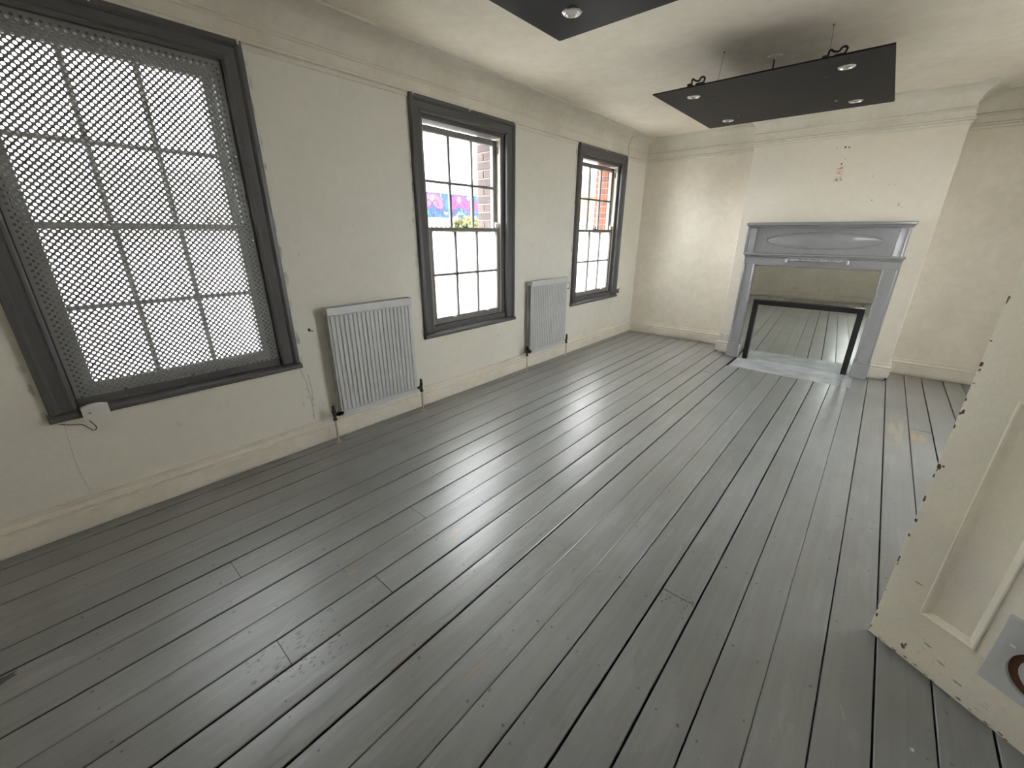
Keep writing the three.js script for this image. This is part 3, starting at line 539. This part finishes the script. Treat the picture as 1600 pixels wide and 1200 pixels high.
// ---------------------------------------------------------------- fireplace
{
  const o = thing('fireplace_surround', [-0.56, 0, -5.8], 'grey painted wooden fireplace surround with an oval in its frieze', 'fireplace');
  const B = (...a) => cbox(...a), zb = ZC + 0.001, put = (n, g, l) => piece(n, g, mSurround, o, l);
  const half = (pts, x, s) => pts.map(([a, b]) => [x + s * a, b]);
  const vprof = (pts, y0, y1) => { const sh = new THREE.Shape(pts.map(([x, z]) => new THREE.Vector2(x, -z))); return extr(sh, y1 - y0, 0, (g) => g.rotateX(-Math.PI / 2).translate(0, y0, 0)); };
  for (const [x0, x1] of [[-1.276, -1.134], [0.012, 0.155]]) {
    put('plinth_block', M(B(x0, x1, 0.002, 0.165, zb, -5.712, 0.003), B(x0 + 0.002, x1 - 0.002, 0.165, 0.18, zb, -5.72, 0.006)));
    const a = x0 + 0.004, b = x1 - 0.006;                               // jamb: flat face between two raised beads
    const bead = (x) => [[x - 0.012, -5.742], [x - 0.003, -5.733], [x + 0.001, -5.731], [x + 0.004, -5.733], [x + 0.01, -5.742]];   // raised fillet with splayed sides
    put('jamb', vprof([[a, zb], [a, -5.742], ...bead(a + 0.014), [a + 0.03, -5.742], [b - 0.03, -5.742], ...bead(b - 0.014), [b, -5.742], [b, zb]], 0.18, 1.16));
  }
  put('lintel', B(-1.272, 0.149, 1.16, 1.252, zb, -5.742, 0.003));
  put('lintel_bead', M(B(-1.14, 0.018, 1.142, 1.16, -5.79, -5.735, 0.006), B(-1.272, 0.149, 1.235, 1.252, -5.743, -5.722, 0.008)));
  // middle block under the lower shelf, with a carved rope between hollow ends
  const c0 = -0.868, c1 = -0.246;
  put('frieze_block', vprof([[c0, -5.741], [c0, -5.738], ...Array.from({ length: 6 }, (_, k) => { const t = (k / 5) * Math.PI / 2; return [c0 + 0.045 * Math.sin(t) , -5.738 + 0.03 * (1 - Math.cos(t))]; }), ...Array.from({ length: 6 }, (_, k) => { const t = (1 - k / 5) * Math.PI / 2; return [c1 - 0.045 * Math.sin(t), -5.738 + 0.03 * (1 - Math.cos(t))]; }), [c1, -5.738], [c1, -5.741]], 1.19, 1.252));
  const rope = put('rope_carving', B(c0 + 0.05, c1 - 0.05, 1.2, 1.204, -5.709, -5.7, 0.001));
  const bead = new THREE.SphereGeometry(1, 10, 7); bead.scale(0.015, 0.019, 0.012); bead.rotateZ(-0.6);
  const bg = finish(bead, 0);
  for (let k = 0; k < 24; k++) { const m = part('bead', bg, mSurround, rope); m.position.set(c0 + 0.062 + (k / 23) * (c1 - c0 - 0.124), 1.222, -5.706).sub(o.position); }
  // lower shelf
  const shelf = (x0, x1, prof) => sweep([[x1, zb], [x1, -5.742], [x0, -5.742], [x0, zb]].reverse(), false, prof.map(([d, y]) => [-d, y]), mapRoom, 0.5);
  const slab = (x0, x1, y0, y1, zf, c) => B(x0, x1, y0, y1, zb, zf, c);
  put('lower_shelf', M(slab(-1.288, 0.164, 1.265, 1.289, -5.695, 0.007), slab(-1.28, 0.156, 1.252, 1.265, -5.71, 0.005)));
  // over-panel: board with an oval cut in it and an oval plate set inside the cut, leaving a groove
  const cx = -0.558, cy = 1.427, rx = 0.515, ry = 0.085;
  const s = new THREE.Shape([[-1.205, 1.289], [0.055, 1.289], [0.055, 1.562], [-1.205, 1.562]].map((p) => new THREE.Vector2(...p)));
  const h = new THREE.Path(); h.absellipse(cx, cy, rx + 0.007, ry + 0.006, 0, Math.PI * 2, true); s.holes.push(h);
  const e = new THREE.Shape(); e.absellipse(cx, cy, rx - 0.004, ry - 0.004, 0, Math.PI * 2);
  const panel = put('frieze_panel', M(extr(s, 0.022, 0, (g) => g.translate(0, 0, -5.812), 64), B(-1.205, 0.055, 1.289, 1.562, -5.86, -5.812, 0)));
  part('oval', at(extr(e, 0.02, 0.001, (g) => g.translate(0, 0, -5.812), 64), o), mSurround, panel, 'flat oval outlined by a groove');
  for (const s2 of [-1, 1]) {                                           // hollow sides running forward to a beaded edge
    const X = (v) => (s2 > 0 ? v : -1.15 - v), pts = [[0.05, -5.86]];
    for (let k = 0; k <= 7; k++) { const f = k / 7; pts.push([0.058 + 0.053 * f, -5.79 + 0.047 * (0.92 * f + 0.08 * f * f)]); }
    pts.push([0.119, -5.742]);
    pts.push([0.122, -5.742], [0.132, -5.733], [0.136, -5.733], [0.14, -5.742]);
    pts.push([0.143, -5.742], [0.143, zb], [0.05, zb]);
    const q = pts.map(([x, z]) => [X(x), z]);
    put('side_hollow', vprof(s2 > 0 ? q : q.reverse(), 1.289, 1.562));
  }
  put('mantel_shelf', M(slab(-1.3, 0.172, 1.586, 1.618, -5.672, 0.008), slab(-1.29, 0.162, 1.572, 1.587, -5.69, 0.006), slab(-1.28, 0.152, 1.56, 1.573, -5.71, 0.005)));
  // mirror standing in the opening, turned a little to the right
  const yaw = 1.95 * D2R, m = new THREE.Mesh(cbox(-0.578, 0.578, 0.004, 1.138, -0.006, 0, 0.001), mMirror);
  shadow(m); m.name = numbered('mirror'); m.position.set(-0.56, 0, -5.785); m.rotation.y = yaw; scene.add(m);
  tag(m, 'large frameless mirror filling the fireplace opening', 'mirror');
  const f = thing('black_frame', [-0.55, 0, -5.785], 'black inverted U-shaped frame standing against the mirror', 'frame'); f.rotation.y = yaw;
  part('upright', cbox(-0.53, -0.476, 0.003, 0.742, 0.002, 0.04, 0.003), mBlack, f); part('upright', cbox(0.474, 0.528, 0.003, 0.742, 0.002, 0.04, 0.003), mBlack, f);
  part('top_bar', cbox(-0.4755, 0.4735, 0.69, 0.742, 0.002, 0.04, 0.003), mBlack, f);
  part('edge_lip', M(cbox(-0.53, 0.528, 0.7425, 0.748, 0.002, 0.03, 0.001)), mBlack, f);
}

// ---------------------------------------------------------------- hanging light panels
function lightPanel(z0, label) {
  const x0 = -1.559, x1 = -0.215, L = 1.335, h = 2.45, o = thing('light_panel', [(x0 + x1) / 2, h, z0 - L / 2], label, 'light panel', 'black ceiling light panels'), zc = z0 - L / 2, xc = (x0 + x1) / 2;
  piece('panel', cbox(x0, x1, h, h + 0.009, z0 - L, z0, 0.0015), mPanel, o);
  for (const sx of [-1, 1]) for (const sz of [-1, 1]) {
    const x = xc + sx * 0.451, z = zc + sz * 0.449;
    const d = piece('downlight', lathe([[0.046, 0.0005], [0.046, -0.003], [0.04, -0.008], [0.034, -0.008], [0.031, -0.002], [0.028, -0.001]], x, h, z, 28), mChrome, o, 'chrome downlight ring');
    part('lamp', at(lathe([[0, -0.0035], [0.024, -0.0035], [0.0275, -0.001], [0.0275, 0]], x, h, z, 20), o), mLamp, d);
    part('lamp_holder', at(lathe([[0, 0.06], [0.02, 0.06], [0.034, 0.03], [0.034, 0.0095]], x, h, z, 14), o), mSlot, d);
    const bx = xc + sx * 0.338, bz = zc + sz * 0.338;
    piece('bolt', lathe([[0, -0.009], [0.007, -0.009], [0.009, -0.005], [0.009, 0]], bx, h, bz, 12), mValve, o);
    const w = piece('suspension_wire', tube([[bx, h + 0.009, bz], [bx * 1 + sx * -0.01, h + 0.14, bz - sz * 0.005], [bx + sx * -0.02, HC - 0.001, bz - sz * 0.01]], 0.0016, 6, 6), mWire, o);
    part('ceiling_hook', at(lathe([[0, 0], [0.006, 0], [0.007, -0.008], [0, -0.012]], bx + sx * -0.02, HC, bz - sz * 0.01, 10), o), mWire, w);
  }
  // transformers and loose cable lying on top near each front lamp
  for (const [dx, dz] of [[-0.36, 0.6], [0.42, 0.58]]) {
    const x = xc + dx, z = zc + dz;
    const t = piece('transformer', cbox(x - 0.03, x + 0.03, h + 0.0095, h + 0.034, z - 0.05, z + 0.02, 0.005), mSlot, o, 'small black transformer');
    part('cable_loop', at(tube([[x + 0.02, h + 0.03, z], [x + 0.03, h + 0.055, z + 0.01], [x + 0.012, h + 0.062, z + 0.02], [x - 0.008, h + 0.045, z + 0.015], [x - 0.03, h + 0.05, z + 0.01], [x - 0.05, h + 0.06, z + 0.02], [x - 0.06, h + 0.03, z]], 0.006, 36, 6), o), mSlot, t);
    part('terminal_block', at(cbox(x - 0.085, x - 0.055, h + 0.01, h + 0.04, z - 0.02, z + 0.02, 0.004), o), mSlot, t);
  }
  piece('ceiling_rose', lathe([[0, -0.02], [0.012, -0.02], [0.02, -0.016], [0.044, -0.01], [0.05, 0]], xc - 0.06, HC, zc - 0.0, 24), mCeil, o, 'round cream ceiling rose');
  piece('flex', tube([[xc - 0.06, HC - 0.02, zc], [xc - 0.06, HC - 0.1, zc], [xc - 0.055, h + 0.1, zc + 0.005], [xc - 0.05, h + 0.009, zc + 0.01]], 0.005, 12, 8), mSlot, o, 'black flex');
  return o;
}
lightPanel(-3.358, 'square black light panel hanging before the chimney breast, wholly in view');
lightPanel(-0.832, 'square black light panel cut off by the top of the photo');

// ---------------------------------------------------------------- open door at the right
{
  const W = 0.81, T = 0.04, H = 2.0, Y0 = 0.012;
  const tex = canvasTex(640, 1536, (ctx, w, h) => {
    const img = ctx.createImageData(w, h), d = img.data;
    for (let j = 0; j < h; j++) for (let i = 0; i < w; i++) { const a = fbm(i / 120, j / 150, 131, 5), b = fbm(i / 5, j / 5, 135, 2), v = 240 + (a - 0.5) * 18 + (b - 0.5) * 6, k = (j * w + i) * 4; d[k] = v; d[k + 1] = v - 1; d[k + 2] = v - 4 - (a - 0.5) * 14; d[k + 3] = 255; }
    ctx.putImageData(img, 0, 0);
    const P = (u, y) => [(u / W) * w, (1 - (y - Y0) / H) * h];
    for (let k = 0; k < 60; k++) { const y = 0.02 + rnd() * 1.95; blot(ctx, ...P(rr(-0.002, 0.003), y), rr(1, 4), rr(2, 12), ['#5a3a20', '#3b2a1a', '#efeadc', '#f4f0e4'][k % 4], 9); }
    for (const [u, y, a, b] of [[0.004, 0.77, 5, 14], [0.014, 0.775, 3, 4], [0.004, 0.55, 4, 8], [0.005, 0.97, 4, 9], [0.004, 0.1, 4, 8]]) blot(ctx, ...P(u, y), a, b, '#4b2f18', 9);
    for (const [u, y, a, b] of [[0.105, 0.055, 7, 12], [0.11, 0.07, 4, 7]]) blot(ctx, ...P(u, y), a, b, '#6b6255', 11);
    for (const [u, y] of [[0.205, 0.1], [0.26, 0.075], [0.16, 0.13], [0.075, 0.33]]) blot(ctx, ...P(u, y), 13, 3, 'rgba(110,92,66,0.6)', 12);
    for (const [u, y] of [[0.06, 0.5], [0.065, 0.51], [0.055, 0.505]]) blot(ctx, ...P(u, y), 6, 4, 'rgba(244,240,228,0.55)', 9);
    for (let k = 0; k < 50; k++) blot(ctx, ...P(rnd() * W, 0.03 + rnd() * 0.12), rr(2, 9), rr(1, 3), 'rgba(120,102,76,0.18)', 9);
    for (let k = 0; k < 36; k++) blot(ctx, ...P(rnd() * W, Y0 + rnd() * 0.012), rr(2, 8), rr(1, 5), '#8b7c66', 9);
  });
  tex.wrapS = tex.wrapT = THREE.ClampToEdgeWrapping;
  const mDoor = mat(lin(0.84, 0.79, 0.66), 0.45, { map: tex, bumpMap: rep(lumpy, 3, 8), bumpScale: 0.0008 });
  const duv = (g) => { const p = g.attributes.position, uv = g.attributes.uv; for (let i = 0; i < p.count; i++) uv.setXY(i, p.getX(i) / W, (p.getY(i) - Y0) / H); return g; };
  const o = thing('door_1', [0.298, 0, -1.84], 'cream panelled door standing open at the right, its edge paint chipped', 'door', null, 'structure');
  o.rotation.y = -31.076 * D2R;                                         // local x runs along the leaf, local z towards the room
  const rows = [[0.225, 1.05], [1.23, 1.86]], cols = [[0.108, 0.258], [0.552, 0.702]];
  const s = new THREE.Shape([[0, Y0], [W, Y0], [W, Y0 + H], [0, Y0 + H]].map((p) => new THREE.Vector2(...p)));
  for (const [a, b] of cols) for (const [c, d] of rows) s.holes.push(new THREE.Path([[a, c], [a, d], [b, d], [b, c]].map((p) => new THREE.Vector2(...p))));
  part('leaf', duv(extr(s, T - 0.006, 0.003, (g) => g.translate(0, 0, -T + 0.003))), mDoor, o);
  for (const [a, b] of cols) for (const [c, d] of rows) {
    const p = part('panel', duv(cbox(a - 0.002, b + 0.002, c - 0.002, d + 0.002, -0.026, -0.013, 0)), mDoor, o);
    for (const sgn of [1, -1]) part('panel_moulding', duv(sweep([[a, c], [b, c], [b, d], [a, d]], true, [[0, 0.0035], [0.004, 0.005], [0.008, 0.0035], [0.011, -0.001], [0.02, -0.006], [0.0245, -0.0125]].map(([q, r]) => [q, sgn > 0 ? r : -T - r]), (x, y, z) => [x, y, z], 0.5)), mDoor, p);
  }
  // round flap in a square plate, low in the middle
  const f = part('cat_flap', extr((() => { const q = new THREE.Shape([[0.29, 0.172], [0.52, 0.172], [0.52, 0.42], [0.29, 0.42]].map((p) => new THREE.Vector2(...p))); const hole = new THREE.Path(); hole.absarc(0.408, 0.277, 0.085, 0, Math.PI * 2, true); q.holes.push(hole); return q; })(), 0.012, 0.003, (g) => g.translate(0, 0, 0.003), 40), mat(lin(0.5, 0.51, 0.5), 0.35), o, 'grey plate with a round flap');
  part('flap_rim', lathe([[0.062, -0.001], [0.066, 0.001], [0.083, 0.001], [0.084, -0.003]], 0, 0, 0, 40, 'z').translate(0.408, 0.277, 0.003), mBrown, f, 'brown rim');
  part('flap_disc', lathe([[0, 0.008], [0.05, 0.008], [0.059, 0.004], [0.06, 0]], 0, 0, 0, 40, 'z').translate(0.408, 0.277, 0.003), mat(lin(0.45, 0.46, 0.44), 0.3), f);
  part('screw_cap', cbox(0.316, 0.327, 0.333, 0.339, 0.018, 0.0195, 0.001), mWhite, f);
  for (const y of [0.25, 1.75]) part('hinge', lathe([[0, 0], [0.007, 0], [0.007, 0.09], [0, 0.09]], W + 0.006, y, 0.002, 10), mValve, o);
  // casing of the doorway
  const cas = sweep([[-DZ0, 0.002], [-DZ0, DH], [-DZ1, DH], [-DZ1, 0.002]].reverse(), false, [[0.0, -0.002], [0.0, 0.012], [-0.07, 0.02], [-0.09, 0.014], [-0.09, -0.002]], (a, b, h) => [XP - h, b, -a], 0.5);
  solo('trim_2', cas, mTrim, 'cream door casing on the door wall', 'trim', null, 'structure');
}

// ---------------------------------------------------------------- outside
{
  solo('ground', cbox(-60, 60, -3.2, -3, -60, 60, 0), painted(lin(0.42, 0.4, 0.37), 0.9, 0.01, 0.3), 'pale yard surface far below the windows', 'ground', null, 'structure');
  // wall across the yard with spray-painted lettering along its upper part
  const t = canvasTex(2048, 192, (ctx, W, H) => {
    ctx.fillStyle = '#0d2a44'; ctx.fillRect(0, 0, W, H);
    for (let k = 0; k < 700; k++) { ctx.fillStyle = ['#081c46', '#0e3c5c', '#1f1a44', '#12485a', '#2c3340', '#46505a'][k % 6]; const x = rnd() * W, y = rnd() * H; ctx.fillRect(x, y, rr(3, 18), rr(8, 50)); }
    ctx.lineJoin = 'round';
    for (let x = -60, n = 0; x < W; x += 150, n++) {                    // loose bulbous shapes, no word
      const cx = x + 60; ctx.lineWidth = 6; ctx.strokeStyle = '#3a1030';
      ctx.fillStyle = ['#5c1c40', '#66304e', '#5a1a44'][n % 3];
      ctx.beginPath(); ctx.ellipse(cx - 24, 66, 30, 62, 0.35, 0, 6.29); ctx.fill(); ctx.stroke();
      ctx.beginPath(); ctx.ellipse(cx + 26, 66, 30, 62, -0.35, 0, 6.29); ctx.fill(); ctx.stroke();
      ctx.fillStyle = '#6a4a5c'; ctx.beginPath(); ctx.ellipse(cx, 50, 12, 34, 0, 0, 6.29); ctx.fill();
      ctx.strokeStyle = '#160a20'; ctx.lineWidth = 5; ctx.beginPath(); ctx.moveTo(cx - 32, 104); ctx.quadraticCurveTo(cx - 22, 20, cx, 84); ctx.quadraticCurveTo(cx + 22, 20, cx + 34, 104); ctx.stroke();
      for (let k = 0; k < 8; k++) { ctx.strokeStyle = ['#0a1c3a', '#2e1038', '#101820'][k % 3]; ctx.lineWidth = rr(2, 6); const px = x + k * 16; ctx.beginPath(); ctx.moveTo(px, 118); ctx.lineTo(px + rr(-4, 4), rr(140, 190)); ctx.stroke(); }
    }
    for (let k = 0; k < 60; k++) { ctx.fillStyle = '#8c949a'; ctx.fillRect(rnd() * W, 130 + rnd() * 50, rr(3, 12), rr(8, 40)); }
  });
  t.wrapS = THREE.RepeatWrapping;
  const g = cbox(-10.2, -10, 1.9, 2.56, -15, -7, 0), uv = g.attributes.uv, p = g.attributes.position;
  for (let i = 0; i < p.count; i++) uv.setXY(i, (-7 - p.getZ(i)) / 14, (p.getY(i) - 1.9) / 0.66);
  const w = thing('yard_wall', [-10.1, -3, -10], 'wall across the yard with pink and blue spray-painted lettering', 'wall');
  piece('painted_band', g, mat(lin(1, 1, 1), 0.9, { map: t }), w, 'pink and blue graffiti');
  piece('wall_base', M(cbox(-10.25, -9.98, -3, 1.899, -24, 4, 0), cbox(-10.2, -10, 1.9, 2.56, -6.999, 4, 0)), painted(lin(0.5, 0.5, 0.48), 0.9, 0.004, 0.5), w);
  const fence = thing('yard_fence', [-8.6, -3, -7], 'weathered picket fence in front of the painted wall', 'fence');
  const picket = cbox(-0.012, 0.012, 0, 4.76, -0.04, 0.04, 0.005), mPick = painted(lin(0.1, 0.085, 0.07), 0.9, 0.002, 2);
  for (let k = 0; k < 70; k++) { const q = part('picket', picket, mPick, fence); q.position.set(0, rr(-0.02, 0.02), 4.8 - k * 0.15); }
  piece('rail', M(cbox(-8.66, -8.615, 1.45, 1.52, -13, -2, 0.004), cbox(-8.66, -8.615, -1.5, -1.43, -13, -2, 0.004)), mPick, fence);
  // shrub: leaves on a mound, seen yellow-green through the upper sash
  const leaf = new THREE.PlaneGeometry(0.09, 0.05, 2, 1); leaf.attributes.position.setZ(1, 0.012); leaf.attributes.position.setZ(4, 0.012); leaf.computeVertexNormals();
  const shrub = (x, y, z, rx, ry, rz, n, label) => {
    const o = thing('shrub', [x, -3, z], label, 'shrub');
    const L = [], mx = new THREE.Matrix4(), q = new THREE.Quaternion(), e = new THREE.Euler();
    for (let k = 0; k < n; k++) { const a = rnd() * 6.283, b = Math.acos(rr(-0.3, 1)), r = rr(0.75, 1); e.set(rr(0, 6), rr(0, 6), rr(0, 6)); mx.compose(new THREE.Vector3(Math.cos(a) * Math.sin(b) * rx * r, y + 3 + Math.cos(b) * ry * r, Math.sin(a) * Math.sin(b) * rz * r), q.setFromEuler(e), new THREE.Vector3(1, 1, 1).multiplyScalar(rr(0.8, 1.7))); L.push(leaf.clone().applyMatrix4(mx).toNonIndexed()); }
    const f = part('foliage', finish(M(...L)), new THREE.MeshPhysicalMaterial({ color: lin(0.075, 0.08, 0.012), roughness: 0.9, transmission: 0.3, thickness: 0 }), o); f.userData.kind = 'stuff';
    part('stem', M(...[-0.2, 0, 0.2].map((d) => tube([[d, 0, 0], [d * 1.5, (y + 3) * 0.5, d], [d * 2, y + 3, d * 2]], 0.03, 8, 6))), mPick, o);
  };
  shrub(-8.0, 1.25, -7.5, 0.5, 0.6, 0.55, 1500, 'yellow-green shrub rising before the painted wall');
  // brick house seen through the farthest window
  const h = thing('brick_house', [-16, -3, -28.2], 'tan brick house seen through the farthest window', 'house');
  piece('house_wall', cbox(-19, -14, -3, 3.7, -31, -25.5, 0.02), painted(lin(0.22, 0.12, 0.06), 0.9, 0.01, 0.5), h);
  piece('roof', extr(new THREE.Shape([[-19.3, 3.7], [-13.7, 3.7], [-16.5, 5.2]].map((q) => new THREE.Vector2(...q))), 6, 0, (q) => q.translate(0, 0, -31.3)), painted(lin(0.12, 0.1, 0.1), 0.9, 0.01, 0.5), h);
  for (const z of [-26.6, -28.4, -30]) for (const y of [-1.6, 1.1]) { const q = piece('house_window', cbox(-14.01, -13.96, y, y + 1.4, z - 0.45, z + 0.45, 0.01), mTrim, h); part('pane', at(cbox(-13.965, -13.955, y + 0.08, y + 1.32, z - 0.38, z + 0.38, 0), h), mat(lin(0.05, 0.06, 0.07), 0.1), q); }
}

renderer.render(scene, camera);
